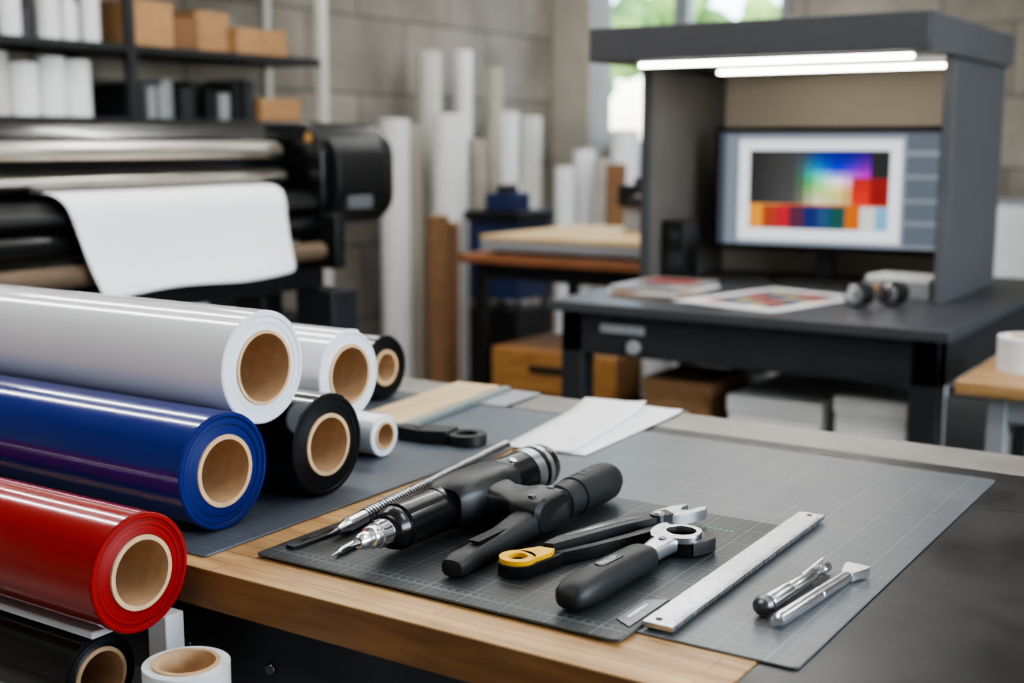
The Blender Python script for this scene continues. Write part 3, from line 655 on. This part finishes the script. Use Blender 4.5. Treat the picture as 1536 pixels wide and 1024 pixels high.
shelf_row('carton_row',1.7,4.1,2.08,bx([CARD,WB_,BLK],.3,.25))
shelf_row('carton_row',1.7,4.1,1.0,bx([CARD,WB_,BLK],.3,.25))
shelf_row('carton_row',1.7,4.1,.55,bx([CARD,WB_,BLK],.3,.3))

# ------------------------------------------------------------------ large format printer
b=B('large_format_printer',bevel=.006,seg=3)
Y0,Y1=.8,2.82
# body shell profile (x,z) extruded along Y
b.prism([(-3.15,1.06),(-2.70,1.06),(-2.66,1.10),(-2.64,1.20),(-2.66,1.225),(-2.66,1.36),(-2.72,1.395),(-3.05,1.395),(-3.15,1.34)],Y0,Y1,BLKS,axis='y')
b.prism([(-2.66,1.302),(-2.615,1.302),(-2.60,1.315),(-2.605,1.338),(-2.63,1.350),(-2.66,1.352)],Y0,Y1-.06,ALU,axis='y')
b.prism([(-2.66,1.236),(-2.61,1.232),(-2.585,1.243),(-2.59,1.262),(-2.62,1.274),(-2.66,1.276)],Y0,Y1-.06,ALU,axis='y')
b.prism([(-2.66,1.215),(-2.56,1.205),(-2.52,1.18),(-2.515,1.16),(-2.53,1.15),(-2.66,1.16)],Y0,Y1,BLK,axis='y')
b.cyl((-2.555,Y0,1.105),(-2.555,Y1+.04,1.105),.040,BLKS)
b.cyl((-2.50,Y0+.1,1.035),(-2.50,Y1-.02,1.035),.026,mat('dark_kraft_core',C(98,80,62),.7))
b.box(-2.72,-2.60,Y0,Y1+.1,.91,.985,BLK)
b.box(-2.60,-2.45,Y1-.01,Y1+.03,.98,1.14,BLK)
# right hand housing, rounded
def rrect(x0,x1,z0,z1,r): return arc(x1-r,z1-r,r,0,90,6)+arc(x0+r,z1-r,r,90,180,6)+arc(x0+r,z0+r,r,180,270,6)+arc(x1-r,z0+r,r,270,360,6)
b.prism(rrect(-3.17,-2.50,1.09,1.405,.09),2.81,3.12,BLKS,axis='y'); b.prism(rrect(-3.15,-2.52,1.11,1.385,.08),3.12,3.17,BLK,axis='y')
b.prism(rrect(-2.78,-2.47,1.11,1.385,.11),2.85,3.08,BLK,axis='y')
b.cyl((-2.55,2.805,1.36),(-2.55,2.815,1.36),.016,mat('orange_button',C(150,110,60),.4),n=20)
b.box(-2.51,-2.465,2.89,3.0,1.15,1.19,mat('printer_label',C(90,92,95),.5))
for yy in (1.0,2.88):
    b.box(-2.95,-2.82,yy,yy+.09,.08,1.06,BLK); b.box(-3.2,-2.45,yy-.01,yy+.10,.05,.10,BLK); b.box(-2.82,-2.62,yy,yy+.05,.90,.98,BLK)
    for xx in (-3.15,-2.52): b.cyl((xx,yy+.02,.03),(xx,yy+.07,.03),.03,RUB,n=16)
b.box(-2.92,-2.86,1.09,2.88,.40,.46,BLK); b.box(-3.0,-2.75,1.2,2.7,.48,.60,DARKM)
b.box(-2.70,-2.55,2.90,3.02,.45,.90,DARKM)
b.done()
b=B('printed_banner_sheet',ang=60)
prof=[(-2.635,1.222),(-2.60,1.228),(-2.55,1.226),(-2.515,1.210),(-2.497,1.185),(-2.485,1.14),(-2.468,1.09),(-2.448,1.04),(-2.425,1.0),(-2.418,.985)]
ny=16
def PB(i,j):
    x,z=prof[i]; v=j/ny; t=i/9
    return (x+.008*math.sin(v*7+i*.3)*t-.02*v*t,1.90+.05*t+(.79-.12*t)*v,z+.004*math.sin(v*9+i*.5)*t+.003)
for i in range(len(prof)-1):
    for j in range(ny): b.poly([PB(i,j),PB(i,j+1),PB(i+1,j+1),PB(i+1,j)],PAPER)
o=b.done(); s=o.modifiers.new('sub','SUBSURF'); s.levels=1; s.render_levels=2; s=o.modifiers.new('thick','SOLIDIFY'); s.thickness=.0008

# ------------------------------------------------------------------ daylight
w=bpy.data.worlds.new('sky'); bpy.context.scene.world=w; w.use_nodes=True; N=w.node_tree.nodes; L=w.node_tree.links
bg=N['Background']; sk=N.new('ShaderNodeTexSky'); sk.sky_type='NISHITA'; sk.sun_disc=False; sk.sun_elevation=math.radians(40); sk.sun_rotation=math.radians(200)
L.new(sk.outputs[0],bg.inputs[0]); bg.inputs[1].default_value=1.3
def area(name,loc,rot,sx,sy,e,col):
    l=bpy.data.lights.new(name,'AREA'); l.shape='RECTANGLE'; l.size=sx; l.size_y=sy; l.energy=e; l.color=col
    o=bpy.data.objects.new(name,l); o.location=loc; o.rotation_euler=rot; bpy.context.collection.objects.link(o)
area('added_side_light',(WR+.15,1.5,1.85),(0,math.radians(90),0),1.6,3.2,185,(.88,.94,1))  # unseen area lamp added outside the right wall, lights the roll ends

vs_=bpy.context.scene.view_settings
try: vs_.look='AgX - Medium High Contrast'
except Exception: pass
# ------------------------------------------------------------------ camera
cd=bpy.data.cameras.new('camera'); cam=bpy.data.objects.new('camera',cd); bpy.context.collection.objects.link(cam)
cam.location=(0,0,1.35); cam.rotation_euler=(math.radians(90-8.97),0,math.radians(33.2))
cd.sensor_width=36; cd.lens=44.53; cd.clip_start=.02; cd.dof.use_dof=True; cd.dof.focus_distance=1.36; cd.dof.aperture_fstop=3.4
bpy.context.scene.camera=cam
